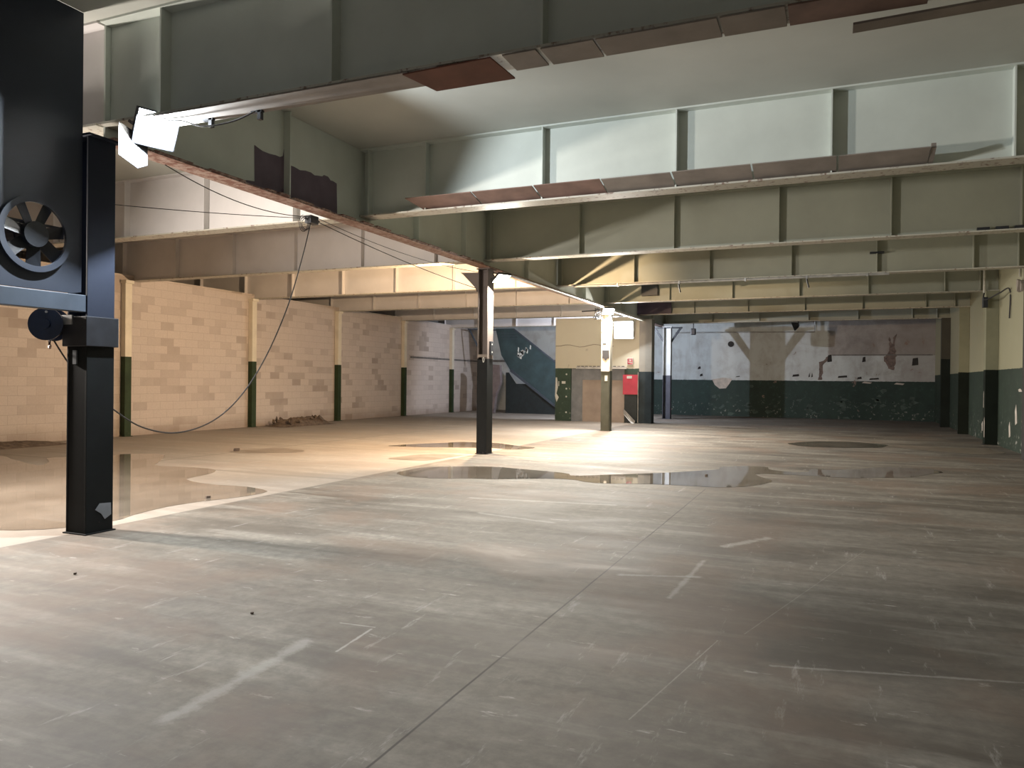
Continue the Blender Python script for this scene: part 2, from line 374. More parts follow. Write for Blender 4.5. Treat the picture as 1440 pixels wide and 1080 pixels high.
o = MB().prism([(0, 0, 0), (.36, 0, 0), (.36, .03, 0), (0, .03, 0)], (0, 0, 1), .04).build('broken_strip', M['white'], None, (-3.14, 5.735, 4.128))
tag(o, 'white broken strip of lining at the edge of the loose brown board', 'board')
o = MB().obox((1.0, 5.80, 4.12), (.9, 0, .02), (0, .07, 0), (0, 0, .008)).build('drooping_lath', M['grey_board'])
tag(o, 'narrow lath drooping under the nearest beam at the top right', 'board')

# ---------------------------------------------------------------- longitudinal girder over the column row
g = empty('girder', (-6.95, 5.5, 4.03), 'long girder over the column row with a rusty lower flange', 'girder')
L = 27.9
MB().box(-.012, .012, 0, L, .02, ZC-4.035).build('web', M['beam'], g)
MB().box(-.13, .15, 0, L, 0, .022).build('bottom_flange', M['rusty'], g)
for yy in (8.25, 11.72, 13.6, 17.0, 21.6, 26.2, 30.9):
    for s in (-1, 1):
        MB().box(min(s*.012, s*.12), max(s*.012, s*.12), yy-5.5-.01, yy-5.5+.01, .022, ZC-4.035).build('stiffener', M['beam'], g)
P = [(7.53, 4.06), (7.53, 4.13), (7.68, 4.15), (7.67, 4.62), (7.75, 4.60), (7.82, 4.585), (7.95, 4.585), (8.07, 4.60), (8.16, 4.60), (8.22, 4.63), (8.24, 4.73), (8.30, 4.73), (8.31, 4.54), (8.45, 4.545), (8.58, 4.53), (8.70, 4.555),
     (8.82, 4.56), (8.90, 4.54), (8.98, 4.555), (9.08, 4.57), (9.12, 4.60), (9.22, 4.60), (9.28, 4.56), (9.34, 4.565), (9.43, 4.55), (9.45, 4.06)]
tri = MB().prism([(.014, a-5.5, b-4.03) for a, b in P], (1, 0, 0), .003)
tag(tri.build('bare_patch', M['bare'], g), 'jagged purple brown patch where the paint has come off')
# rusty packing strip on the girder's edge
mb = MB()
y = 6.0
while y < 14.3:
    l = random.uniform(.15, .6); mb.box(.10, .16+random.uniform(0, .02), y-5.5, y+l-5.5, .022, .03+random.uniform(0, .02)); y += l+random.uniform(.02, .4)
tag(mb.build('rust_scale', M['rusty'], g), 'flaking rust along the lower edge', None, None, 'stuff')

# ---------------------------------------------------------------- columns of the row
def column(name, cx, cy, wx, dy, h, mat, label, fl=.022, taper=False):
    r = empty(name, (cx, cy, 0), label, 'column', 'steel columns of the middle row')
    mb = MB()
    mb.box(-wx/2, -wx/2+fl, -dy/2, dy/2, 0, h); mb.box(wx/2-fl, wx/2, -dy/2, dy/2, 0, h); mb.box(-wx/2+fl, wx/2-fl, -.02, .02, 0, h)
    mb.build('shaft', mat, r, bevel=.003)
    MB().box(-wx/2-.02, wx/2+.02, -dy/2-.02, dy/2+.02, 0, .012).build('base_plate', mat, r)
    MB().box(-wx/2-.03, wx/2+.05, -dy/2-.03, dy/2+.03, h-.02, h).build('cap_plate', mat, r)
    return r
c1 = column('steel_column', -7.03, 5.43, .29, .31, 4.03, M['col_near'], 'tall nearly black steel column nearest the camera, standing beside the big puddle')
mb = MB(); mb.box(-.125, .125, -.15, -.13, 0, 2.0); mb.build('face_plate', M['col_near'], c1)
mb = MB(); mb.box(-.18, .175, -.185, .185, 1.90, 2.20); tag(mb.build('collar', M['dark'], c1, bevel=.006), 'wide black collar round the column')
tag(MB().box(-.175, -.02, -.20, -.186, 2.12, 2.215).build('bracket_plate', M['galv'], c1), 'small grey plate')
tag(MB().box(-.05, .0, -.165, -.151, 1.72, 1.86).build('paper_label', M['greyboard'], c1), 'torn grey label')
tag(MB().prism([(.1455, -.05, .24), (.1455, .0, .30), (.1455, .13, .29), (.1455, .135, .17), (.1455, .06, .13), (.1455, .02, .19)], (1, 0, 0), .002).build('scuff', M['greyboard'], c1), 'pale scuff near the foot')

c2 = column('steel_column', -7.0, 14.91, .24, .30, 4.03, M['col_mid'], 'dark steel column in the middle with a brown upper half and black lower half')
MB().box(-.105, .105, -.146, -.13, 0, 2.05).build('face_plate', M['col_mid'], c2)
MB().prism([(-.12, -.01, -.02+3.98), (-.62, -.01, 3.98+.0), (-.55, -.01, 3.93), (-.12, -.01, 3.50)], (0, 1, 0), .02).build('gusset', M['col_mid'], c2)
z0 = 2.05
num = MB()
ring = [(.5*math.cos(a), math.sin(a)) for a in [2*PI*k/16 for k in range(16)]]
for k in range(16):
    a, b = ring[k], ring[(k+1) % 16]
    num.prism([(.03+a[0]*.05, -.149, z0+a[1]*.065), (.03+b[0]*.05, -.149, z0+b[1]*.065), (.03+b[0]*.022, -.149, z0+b[1]*.042), (.03+a[0]*.022, -.149, z0+a[1]*.042)], (0, 1, 0), .002)
tag(num.build('painted_zero', M['white'], c2), 'white figure 0 at the paint line')
MB().box(-.11, .125, -.157, -.148, 2.10, 2.16).build('weld_plate', M['grey_board'], c2)
j = MB().box(.12, .155, -.05, .10, 2.15, 2.45).build('switch_box', M['dark'], c2, bevel=.004); tag(j, 'small dark switch box on the side')
for zz in (2.2, 2.37): MB().box(.155, .163, 0, .03, zz, zz+.03).build('screw_cap', M['white'], j)

c3 = column('steel_column', -6.77, 23.72, .29, .28, 4.03, M['col_slim'], 'slim column with white painted top and grey green foot before the stair block')
MB().box(-.11, .12, -.142, -.138, 2.35, 2.62).build('sticker', M['dark'], c3)
MB().prism([(-.10, -.145, 2.40), (.0, -.145, 2.28), (.10, -.145, 2.40)], (0, 1, 0), .004).build('arrow_mark', M['dark'], c3)
MB().box(-.10, .02, -.142, -.138, 2.80, 2.84).build('mark', M['dark'], c3)
MB().box(-.02, .07, -.142, -.138, 1.62, 1.80).build('scuff', M['galv'], c3)
MB().box(-.145, .135, -.15, .14, 1.93, 2.15).build('band', M['galv'], c3)
MB().box(-.125, .115, -.136, -.06, .0, 3.2).build('face_plate', M['col_slim'], c3)

c4 = column('steel_column', -6.68, 33.0, .34, .28, 4.025, M['col_far'], 'far narrow column with two knee braces in front of the bluish back wall')
for s in (-1, 1):
    MB().prism([(s*.17, -.03, 3.45), (s*.17, -.03, 3.32), (s*.62, -.03, 3.96), (s*.50, -.03, 3.96)], (0, 1, 0), .06).build('knee_brace', M['dark'], c4)
MB().box(-.62, .62, -.12, .12, 3.96, 4.004).build('head_plate', M['dark'], c4)

# cross member carrying the hidden lamp behind the stair block
tag(MB().box(-8.86, -8.76, 28.73, 33.02, 4.20, 4.26).build('cross_bar', M['galv']), 'steel bar between the stair block and the farthest beam', 'bar')

# pier at the stair block
p = MB().box(-.24, .24, 0, .5, 0, 4.03).build('pier', split_paint('pier_paint', 2.0, (.40, .40, .38), (.05, .07, .085), .01, .1), None, (-6.67, 28.76, 0))
tag(p, 'square painted pier at the right corner of the stair block, grey above dark green', 'column')
tag(MB().tube([(-6.925, 28.70, .02), (-6.925, 28.70, 1.98)], .022).build('conduit', M['galv']), 'white vertical pipe between the stair block wall and the pier', 'pipe')

# ---------------------------------------------------------------- posts against the block wall
PN = ['fourth post from the far end, beside the near column', 'with the hanging cable in front', 'right of the rubble heap', 'narrow one in the far half of the wall', 'farthest of the row']
for i, y in enumerate([9.9, 14.45, 19.2, 23.8, 28.6, 33.1]):
    lab = ['behind the near column', 'just right of the near column', 'left of the rubble heap', 'right of the rubble heap', 'second from the far end', 'at the far end'][i]
    r = empty('wall_post', (-17.36, y, 0), f'slim steel post, cream over green, on the block wall {lab}', 'post', 'posts along the block wall')
    MB().box(-.08, .08, -.10, .10, 0, 4.08).build('shaft', M['post'], r)
    MB().box(-.085, .13, -.13, .13, 4.08, 4.165).build('cap', M['post'], r, bevel=.006)
    MB().box(-.085, .12, -.12, .12, 0, .015).build('foot_plate', M['post'], r)

# columns on the right wall
for i, y in enumerate([19.3, 23.95, 28.6, 33.0]):
    wd = [.34, .30, .10, .26][i]
    lab = ['at the right edge of the view', 'with a dark green lower half and pale flaking', 'thin one before the farthest', 'farthest one at the back corner'][i]
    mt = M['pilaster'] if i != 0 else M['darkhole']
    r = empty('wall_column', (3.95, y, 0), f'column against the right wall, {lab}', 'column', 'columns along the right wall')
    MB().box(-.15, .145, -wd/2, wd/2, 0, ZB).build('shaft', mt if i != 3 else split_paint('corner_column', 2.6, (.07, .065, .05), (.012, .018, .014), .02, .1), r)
    if i == 1:
        MB().box(-.19, .0, -.13, .13, 0, .012).build('base_plate', M['dark'], r)
        MB().prism([(-.152, -.12, .2), (-.152, -.05, .2), (-.152, -.04, .65), (-.152, -.09, .75), (-.152, -.13, .6)], (-1, 0, 0), .003).build('flaked_patch', M['patch'], r)
        MB().prism([(-.152, .02, 1.0), (-.152, .08, 1.0), (-.152, .07, 1.4), (-.152, .04, 1.45)], (-1, 0, 0), .003).build('flaked_patch', M['patch'], r)
# pipe on the second wall column and loose wiring
tag(MB().tube([(3.74, 23.75, 4.1), (3.74, 23.75, 5.0), (3.74, 23.75, 5.22)], .03).build('pipe', M['pale_cable']), 'cream vertical pipe running up beside a right wall column', 'pipe')
tag(MB().tube(spline([(3.74, 23.75, 4.12), (3.70, 23.6, 3.95), (3.76, 23.4, 3.90), (3.9, 22.6, 3.98), (4.06, 22.3, 4.02), (4.06, 22.3, 3.3)]), .018).build('loose_cable', M['cable']), 'loose black cable hooked from the pipe to the cream right wall', 'cable')
b = MB(); b.box(3.68, 3.80, 23.55, 23.70, 3.70, 3.98); tag(b.build('junction_box', M['dark'], None, bevel=.01), 'small dark box hanging at the loose cable on the right wall', 'box')
tag(MB().tube(spline([(4.07, 20.9, 5.1), (4.07, 21.0, 4.9), (4.07, 21.2, 4.6), (4.07, 21.25, 4.2)]), .02).build('pale_cable', M['pale_cable']), 'pale cable dropping to a cluster of fittings high on the right wall', 'cable')
cl = MB()
for k in range(7):
    cl.obox((4.05+random.uniform(-.04, .02), 21.2+random.uniform(-.35, .2), 4.02+random.uniform(-.18, .16)), (.03, 0, 0), (0, random.uniform(.03, .08), .02), (0, -.02, random.uniform(.03, .1)))
tag(cl.build('cable_fittings', M['grey_board']), 'cluster of old cable fittings high on the cream right wall', 'fittings')
tag(MB().tube([(4.04, 20.45, 2.0), (4.04, 20.4, 2.6), (4.04, 20.3, 3.3), (4.04, 20.25, 3.8)], .02).build('wall_pipe', M['cable']), 'thin dark pipe on the cream right wall near the right edge', 'pipe')
v = MB().tube([(4.02, 20.45, 3.46), (4.10, 20.45, 3.46)], .10, 16); tag(v.build('round_vent', M['darkhole']), 'small round vent on the cream right wall', 'vent')
fl = MB()
for (yy, zz, a, b) in [(21.6, .9, .12, .5), (22.3, .5, .10, .4), (20.8, .7, .10, .6), (24.6, .8, .08, .35), (26.0, .4, .15, .3), (21.2, 1.5, .2, .08)]:
    fl.prism([(0, yy-a, zz-b*.4), (0, yy+a*.6, zz-b*.5), (0, yy+a, zz+b*.2), (0, yy, zz+b*.5), (0, yy-a*.7, zz+b*.1)], (1, 0, 0), .006)
tag(fl.build('flaked_paint', M['patch'], None, (4.093, 0, 0)), 'flaked pale patches on the green part of the right wall', 'paint flakes', None, 'stuff')

# dark blocks added in place of slots in the third right beam's flange
for k in range(4):
    o = MB().box(-.09, .09, -.03, .03, 0, .05).build('notch', M['dark'], None, (2.28+.27*k, 14.66, ZB+.023))
    tag(o, f'{["first", "second", "third", "last"][k]} from the left of four small dark packers on the third beam, top right', 'notch', 'packers on the third beam')
tag(MB().box(-.15, .15, -.05, .05, 0, .04).build('fixing_plate', M['dark'], None, (.9, 19.27, 4.62)), 'small dark plate on the face of the fourth right beam', 'plate')

# conduits along the beams
tag(MB().tube([(-6.4, 19.17, 4.135), (-2.0, 19.17, 4.135), (1.15, 19.17, 4.135)], .032, 10).build('conduit', M['galv']), 'long pale conduit under the fourth right beam', 'pipe')
br = MB()
for x in (-5.2, -3.6, -2.0, -.6, .7): br.box(x-.02, x+.02, 19.12, 19.22, 4.09, 4.168)
tag(br.build('conduit_clips', M['galv']), 'clips holding the long conduit to the fourth right beam', 'clips', None, 'stuff')
tag(MB().tube([(-6.76, 15.3, 3.985), (-6.76, 23.2, 3.985)], .035, 10).build('conduit', M['galv']), 'pale conduit along the girder between the middle and the slim column', 'pipe')
tag(MB().tube([(-6.74, 24.2, 3.985), (-6.72, 28.6, 3.985)], .05, 10).build('conduit', M['white']), 'bright white conduit beyond the slim column', 'pipe')
for x, lb in ((-3.62, 'left'), (-.6, 'right')):
    r = empty('cable_hook', (x, 19.2, 4.1), f'{lb} dark hook hanging from the conduit under the fourth right beam', 'hook', 'hooks under the conduit')
    MB().tube([(0, -.03, 0), (.02, -.03, -.10), (.05, -.03, -.22)], .018).build('hanger', M['cable'], r)
# purple primed piece and dark box on the far right beams
tag(MB().prism([(-6.92, 28.385, 4.18), (-5.62, 28.385, 4.19), (-5.62, 28.385, 4.60), (-6.92, 28.385, 4.64)], (0, 1, 0), .03).build('primed_plate', M['purple']), 'dark purple primed plate on the sixth beam beside the stair block', 'plate')
tag(MB().box(-5.68, -5.15, 23.80, 23.957, 4.36, 4.70).build('control_box', M['dark'], None, bevel=.01), 'dark blue box on the face of the fifth right beam', 'box')
# hanging fittings in front of the back wall
for x, y, z, n in ((-5.60, 33.17, 4.17, 'left'), (-1.33, 33.17, 4.17, 'right')):
    r = empty('hanging_fitting', (x, y, z), f'{n} small dark old light fitting hanging from the farthest beam', 'light fitting', 'old fittings under the farthest beam')
    MB().tube([(0, 0, 0), (0, 0, -.22)], .02).build('stem', M['cable'], r)
    if n == 'left':
        MB().box(-.10, .10, -.1, .1, -.5, -.22).build('body', M['dark'], r, bevel=.03)
    else:
        MB().tube([(0, 0, -.1), (-.05, 0, -.15), (-.22, 0, -.22)], [.06, .12, .2], 12).build('shade', M['dark'], r)

# ---------------------------------------------------------------- near bulkhead panel with fan
pn = empty('bulkhead_panel', (-6.95, 5.25, 2.24), 'dark bulkhead sheet, blue lamp glare painted in, with a round fan opening left of the near column', 'panel')
YS, YE, ZS, ZE = -2.2, 5.25, 2.42, ZC-.01
fc = (4.76, 2.93); fr = .335
def hole_plate(x0, x1):
    n = 48; circ = [(fc[0]+fr*math.cos(2*PI*k/n), fc[1]+fr*math.sin(2*PI*k/n)) for k in range(n)]
    def out(k):
        a = 2*PI*k/n; c_, s_ = math.cos(a), math.sin(a); tt = []
        if c_ > 1e-6: tt.append((YE-fc[0])/c_)
        if c_ < -1e-6: tt.append((YE-.98-fc[0])/c_)
        if s_ > 1e-6: tt.append((fc[1]+.49-fc[1])/s_)
        if s_ < -1e-6: tt.append((ZS-fc[1])/s_)
        t = min(t for t in tt if t > 0); return (fc[0]+t*c_, fc[1]+t*s_)
    o = [out(k) for k in range(n)]
    V = []; Fc = []
    for x in (x0, x1):
        V += [(x, a, b) for a, b in circ]+[(x, a, b) for a, b in o]
    for k in range(n):
        q = (k+1) % n
        Fc += [(k, q, n+q, n+k), (2*n+k, 3*n+k, 3*n+q, 2*n+q), (k, 2*n+k, 2*n+q, q)]
    return V, Fc
mb = MB()
V, Fc = hole_plate(-.012, .012); mb.add([(x, a-5.25, b-2.24) for x, a, b in V], Fc)
mb.box(-.012, .012, YS-5.25, -.98+.0, ZS-2.24, ZE-2.24)
mb.box(-.012, .012, -.98, 0, fc[1]+.49-2.24, ZE-2.24)
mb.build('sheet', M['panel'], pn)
for yy in (3.2, 1.4, -.4): MB().box(.012, .05, yy-5.25, yy-5.25+.05, .18, ZE-2.24).build('rib', M['panel'], pn)
MB().box(-.06, .05, YS-5.25, .03, 0, .17).build('bottom_rail', M['rail'], pn, bevel=.006)
fan = empty('extractor_fan', (-6.95, fc[0], fc[1]-.36), 'round black extractor fan with seven wide blades in the bulkhead left of the near column', 'fan')
fan_c = .36
mb = MB(); n = 48
for k in range(n):
    a, b = 2*PI*k/n, 2*PI*(k+1)/n
    q = [(0, r_*math.cos(t), fan_c+r_*math.sin(t)) for r_, t in ((.30, a), (.30, b), (.355, b), (.355, a))]
    mb.prism([(x+.016, y_, z_) for x, y_, z_ in q], (1, 0, 0), .03)
mb.build('ring', M['panel'], fan)
MB().tube([(-.09, 0, fan_c), (.05, 0, fan_c)], .12, 24).build('hub', M['fan'], fan)
MB().tube([(-.34, 0, fan_c), (-.09, 0, fan_c)], .13, 20).build('motor', M['fan'], fan)
for k in range(7):
    a = math.radians(64+k*51.43)    # angle in the Y-Z plane
    d = Vector((0, math.cos(a), math.sin(a))); t = Vector((0, -math.sin(a), math.cos(a)))
    c0 = Vector((0, 0, fan_c))
    q = [c0+d*.05-t*.05, c0+d*.31-t*.06, c0+d*.31+t*.06, c0+d*.05+t*.05]
    q = [p_+Vector((.02*(1 if i in (2, 3) else -1), 0, 0)) for i, p_ in enumerate(q)]
    MB().prism(q, (1, 0, 0), .006).build('blade', M['fan'], fan)
MB().box(-.06, -.03, -.33, .33, fan_c+.10, fan_c+.125).build('guard_bar', M['fan'], fan)
MB().box(-.06, -.03, -.33, .33, fan_c-.125, fan_c-.10).build('guard_bar', M['fan'], fan)

# cable reel hanging below the panel
rl = empty('cable_reel', (-7.33, 5.2, 1.88), 'round navy blue cable reel hanging beside the near column', 'cable reel')
cz = .24
ax = Vector((-math.sin(-.55), -math.cos(-.55), 0))    # axle towards the camera
for s, nm in ((-.10, 'back_flange'), (.08, 'front_flange')):
    MB().tube([ax*s+Vector((0, 0, cz)), ax*(s+.02)+Vector((0, 0, cz))], .165, 32).build(nm, M['reel'], rl)
MB().tube([ax*-.08+Vector((0, 0, cz)), ax*.08+Vector((0, 0, cz))], .12, 24).build('wound_cable', M['cable'], rl)
MB().tube([ax*.10+Vector((0, 0, cz)), ax*.125+Vector((0, 0, cz))], .05, 20).build('hub', M['reel'], rl)
tag(MB().tube([ax*.10+Vector((.02, 0, cz+.12)), ax*.115+Vector((.02, 0, cz+.12))], .012, 10).build('knob', M['galv'], rl), 'small bright knob')
pp = Vector((-.84, .53, 0))
MB().tube([Vector((0, 0, cz+.17))+pp*.10, Vector((0, 0, cz))+pp*.25, Vector((0, 0, cz-.005))+pp*.15], .012).build('handle', M['reel'], rl)
MB().tube([pp*.06+Vector((0, 0, cz-.15)), pp*.06+Vector((0, 0, .02)), pp*-.02+Vector((0, 0, 0)), pp*-.09+Vector((0, 0, .02)), pp*-.03+Vector((0, 0, cz-.16))], .012).build('stand', M['orange'], rl)
MB().tube([(0, 0, cz+.16), (.0, 0, cz+.22)], .008).build('hook', M['cable'], rl)
MB().tube([pp*.12+Vector((0, 0, cz+.15)), Vector((.1, 0, cz+.215)), Vector((.38, -.05, cz+.215))], .008).build('hanger', M['cable'], rl)
# cable from the reel behind the column, sagging and rising to the junction
tag(MB().tube(spline([(-7.28, 5.2, 1.97), (-7.24, 5.35, 1.72), (-7.2, 5.6, 1.42), (-7.17, 5.8, 1.25), (-7.15, 6.17, 1.03), (-7.15, 6.67, .94), (-7.15, 7.23, 1.06), (-7.15, 7.72, 1.38), (-7.15, 8.18, 1.91), (-7.15, 8.61, 2.63), (-7.15, 8.91, 3.35), (-7.17, 9.12, 3.90)], 6), .0085, 8).build('power_cable', M['cable']),
    'black cable sagging from the reel up to the junction on the girder', 'cable')
jb = empty('junction', (-7.17, 9.14, 3.92), 'dark junction box with looped wires under the girder', 'junction box')
MB().box(-.06, .06, -.08, .10, -.02, .10).build('box', M['dark'], jb, bevel=.01)
for k in range(3):
    MB().tube([(-.02+.02*math.cos(t), -.10-.03*k+.07*math.cos(t), -.04+(.08+.02*k)*math.sin(t)) for t in [2*PI*i/14 for i in range(15)]], .005, 6).build('wire_loop', M['cable'], jb)
MB().tube([(0, .1, .02), (.02, .16, .05)], .012).build('cable_gland', M['cable'], jb)
tag(MB().tube(sag((-7.17, 5.6, 3.43), (-7.17, 9.06, 3.97), .02), .005, 6).build('straight_wire', M['cable']), 'thin taut wire from the near column to the junction', 'wire')
tag(MB().tube(sag((-6.98, 6.3, 4.0), (-7.17, 9.10, 4.0), .14), .006, 6).build('slack_wire', M['cable']), 'slack thin wire drooping below the rusty girder edge', 'wire')
tag(MB().tube(sag((-7.17, 9.2, 3.97), (-7.16, 14.78, 3.60), .06), .007, 6).build('long_wire', M['cable']), 'long thin wire from the junction to the middle column', 'wire')
tag(MB().tube(sag((-7.10, 9.2, 3.99), (-7.1, 14.76, 3.95), .12), .005, 6).build('upper_wire', M['cable']), 'fainter upper wire between the junction and the middle column', 'wire')
# wiring at the nearest beam by the lamp
tag(MB().tube(spline([(-6.2, 5.5, 4.135), (-5.95, 5.55, 4.13), (-5.7, 5.6, 4.06), (-5.35, 5.62, 4.07), (-5.08, 5.62, 4.13)]), .008, 6).build('lamp_cable', M['cable']), 'short drooping cable under the nearest beam right of the bright lamp', 'cable')
for k, x in enumerate((-5.66, -5.05)):
    o = MB().box(-.10, .03, -.02, .02, -.02, .0).box(-.02, .02, -.02, .02, -.09, 0).build('beam_clip', M['dark'], None, (x, 5.66, 4.150))
    tag(o, ['left', 'right'][k]+' dark clip hanging under the nearest beam beside the bright lamp', 'clip', 'clips under the nearest beam')
# tangle at column three
mb = MB()
for k in range(6):
    c_ = Vector((-6.98, 23.3, 3.86)); mb.tube([c_+Vector((random.uniform(-.12, .12), random.uniform(-.1, .1), random.uniform(-.28, .12))) for _ in range(4)], .012, 6)
mb.tube([(-7.0, 23.3, 3.88), (-7.5, 23.3, 3.86)], .02)
tag(mb.build('wire_tangle', M['dark']), 'dark tangle of wires at the top of the slim column', 'wires')

# ---------------------------------------------------------------- stair block
sb = empty('stair_block', (-8.63, 28.78, 0), 'cream and green walled stair block with a boarded opening', 'enclosure')
def rel(b): return [(x+8.63, y-28.78, z) for x, y, z in b]
mb = MB()
ox, oy = 8.63, -28.78
for b in [(-10.36, -9.70, 28.78, 29.0, 0, 4.13), (-9.70, -7.49, 28.78, 29.0, 2.10, 4.13), (-7.49, -7.12, 28.78, 29.0, 0, 4.13), (-7.12, -6.92, 28.78, 29.0, 0, 4.02), (-10.36, -10.16, 29.0, 29.7, 0, 4.13), (-10.16, -7.12, 29.5, 29.7, 0, 4.13), (-7.12, -6.92, 29.0, 29.7, 0, 4.02)]:
    mb.box(b[0]+ox, b[1]+ox, b[2]+oy, b[3]+oy, b[4], b[5])
mb.build('masonry', M['stairwall'], sb)
MB().box(-9.70+ox, -9.22+ox, .10, .14, 0, 2.10).build('grey_infill', M['greyboard'], sb)
tag(MB().box(-9.22+ox, -7.49+ox, .07, .11, 0, 1.66).build('boarding', M['ply'], sb), 'pinkish blockwork boarding in the opening')
tag(MB().box(-9.22+ox, -7.49+ox, .12, .16, 1.66, 2.10).build('upper_boarding', M['greyboard'], sb), 'darker strip above the boarding')
mb = MB().box(-9.46+ox, -7.40+ox, -.06, 0, 2.10, 2.19)
mb.build('lintel_tray', M['galv'], sb)
mb = MB()
for k in range(12):
    x = -9.42+ox+k*.165; mb.box(x, x+.11, -.05, -.01, 2.19, 2.215)
tag(mb.build('tray_clutter', M['dark'], sb), 'dark odds and ends on the tray', None, None, 'stuff')
mb = MB(); P_ = [(-10.34+ox, -.012, 3.02)]
for k in range(12): P_.append((-10.34+ox+.2*(k+1), -.012, 3.02+.05*math.sin(k*1.1)))
mb.tube(P_, .012, 6).build('surface_cable', M['grey_board'], sb)
for z_ in (1.88, 1.30, .98, .35): MB().tube([(-9.88+ox, -.01, z_), (-9.88+ox, 0, z_)], .035, 10).build('fixing', M['white'], sb)
mb = MB()
mb.prism([(-10.34+ox, -.004, 1.75), (-10.28+ox, -.004, 1.75), (-10.24+ox, -.004, 1.35), (-10.30+ox, -.004, 1.1), (-10.20+ox, -.004, .95), (-10.30+ox, -.004, .75), (-10.36+ox, -.004, 1.0)], (0, 1, 0), .003)
mb.box(-10.08+ox, -9.92+ox, -.004, 0, 1.50, 1.60); mb.box(-10.22+ox, -10.19+ox, -.004, 0, 1.4, 1.6)
tag(mb.build('paint_flake', M['white'], sb), 'white flaked marks')
rb = empty('red_notice_board', (-7.24, 28.74, 1.11), 'pinkish red board on the stair block wall by the pier', 'board')
MB().box(-.30, .29, -.02, .03, 0, .77).build('board', M['red'], rb)
MB().box(-.14, .06, -.028, -.02, .62, .72).build('pale_label', M['white'], rb)
sg = empty('fire_sign', (-7.27, 28.76, 2.27), 'small red and white sign on the cream wall above the red board', 'sign')
MB().box(-.12, .12, -.01, .01, 0, .26).build('plate', M['white'], sg)
mk = MB()
for z_, a, b in ((.21, -.10, .10), (.16, -.10, -.02), (.16, .03, .09), (.11, -.07, .09), (.05, -.10, .02), (.02, -.10, .10)): mk.box(a, b, -.014, -.01, z_, z_+.025)
mk.box(-.10, -.07, -.014, -.01, .02, .23); mk.box(.07, .10, -.014, -.01, .05, .18)
tag(mk.build('lettering', M['red'], sg), 'red marks of the sign')
tag(MB().prism([(-7.50, 28.70, .35), (-7.50, 28.70, .55), (-6.98, 28.45, .10), (-7.0, 28.45, 0), (-7.12, 28.45, 0)], (0, 1, 0), .02).build('leaning_plank', M['galv']), 'pale plank leaning at the foot of the stair block below the red board', 'plank')
tag(MB().box(-7.47, -6.98, 28.73, 28.775, .02, 1.08).build('dark_hatch', M['dkgreen']), 'dark green hatch below the red board', 'hatch')

# ---------------------------------------------------------------- stairs at the far left
sr = empty('enclosed_stair', (-13.4, 34.0, 0), 'dark green enclosed stair flight rising to the left behind the stair block', 'staircase')
U = (-14.45, 4.16); slope = -(4.16-2.55)/(14.45-12.28)
def at(x): return U[1]+slope*(x-U[0])
xr = -11.3
poly = [(-15.40, 4.16), (-14.45, 4.16), (xr, at(xr)), (xr, -.30+.5), (-12.33, .40), (-14.55, 2.05), (-15.08, 2.85)]
MB().prism([(x+13.4, 0, z) for x, z in poly], (0, 1, 0), .05).build('side_panel', M['green'], sr)
mb = MB()
n = 16
for k in range(n):
    x = -11.6-k*(3.3/n); z = .12+k*(3.9/n)*.72
    mb.box(x+13.4-.24, x+13.4, .06, 1.1, max(0.01, z), z+.05)
    mb.box(x+13.4-.02, x+13.4, .06, 1.1, max(0, z-.16), z)
mb.build('treads', M['dkgreen'], sr)
MB().prism([(x+13.4, -.03, z) for x, z in [(-14.52, 4.16), (-14.42, 4.16), (xr, at(xr)+.02), (xr, at(xr)-.08)]], (0, 1, 0), .09).build('handrail', M['rail'], sr)
MB().prism([(x+13.4, -.03, z) for x, z in [(-14.60, 2.06), (-12.33, .40), (-11.5, -.2+.3), (-11.5, .30), (-12.33, .52), (-14.55, 2.18)]], (0, 1, 0), .09).build('stringer', M['rail'], sr)
mb = MB()
for z in (3.92, 3.78, 3.64): mb.box(-15.1+13.4, -14.3+13.4+(3.92-z), -.012, 0, z, z+.025)
mb.build('slat_line', M['rail'], sr)
mb = MB()
for _ in range(16):
    x = random.uniform(-14.2, -13.9); z = random.uniform(2.75, 3.25)
    x += random.choice((0, .42)) if z > 3.0 else 0
    w_ = random.uniform(.02, .07); h_ = random.uniform(.05, .14)
    mb.prism([(x+13.4-w_, -.006, z-h_*.6), (x+13.4+w_*.6, -.006, z-h_), (x+13.4+w_, -.006, z+h_*.5), (x+13.4-w_*.3, -.006, z+h_)], (0, 1, 0), .005)
tag(mb.build('paint_flake', M['white'], sr), 'whitish flaked marks on the panel')
mb = MB(); mb.box(-1.45, 1.9, .06, .10, 0, 1.45); mb.prism([(-1.45, .06, 1.45), (-.9, .06, 1.45), (-1.3, .06, 2.0), (-1.45, .06, 2.0)], (0, 1, 0), .04)
tag(mb.build('under_stair_boarding', M['dkgreen'], sr), 'almost black boarding below the flight')
tag(MB().prism([(-15.45, 33.4, 2.4), (-14.9, 33.4, 2.35), (-14.85, 33.4, 1.5), (-15.1, 33.4, .9), (-15.2, 33.4, .01), (-15.5, 33.4, .01), (-15.6, 33.4, 1.3)], (0, 1, 0), .25).build('dirty_screen', simple('dirty_panel', (.17, .14, .14), .8, 0, .3, 3)), 'dirty mauve brown sheet standing left of the dark stair boarding', 'sheet')
MB().tube([(-3.55, .03, 4.16), (-2.0, .03, 4.10), (-2.0, .03, 4.12)], .03).build('landing_edge', M['rail'], sr)
MB().tube([(-3.45, .03, 4.12), (-2.6, .03, 2.6)], .05).build('sloping_rail', M['rail'], sr)

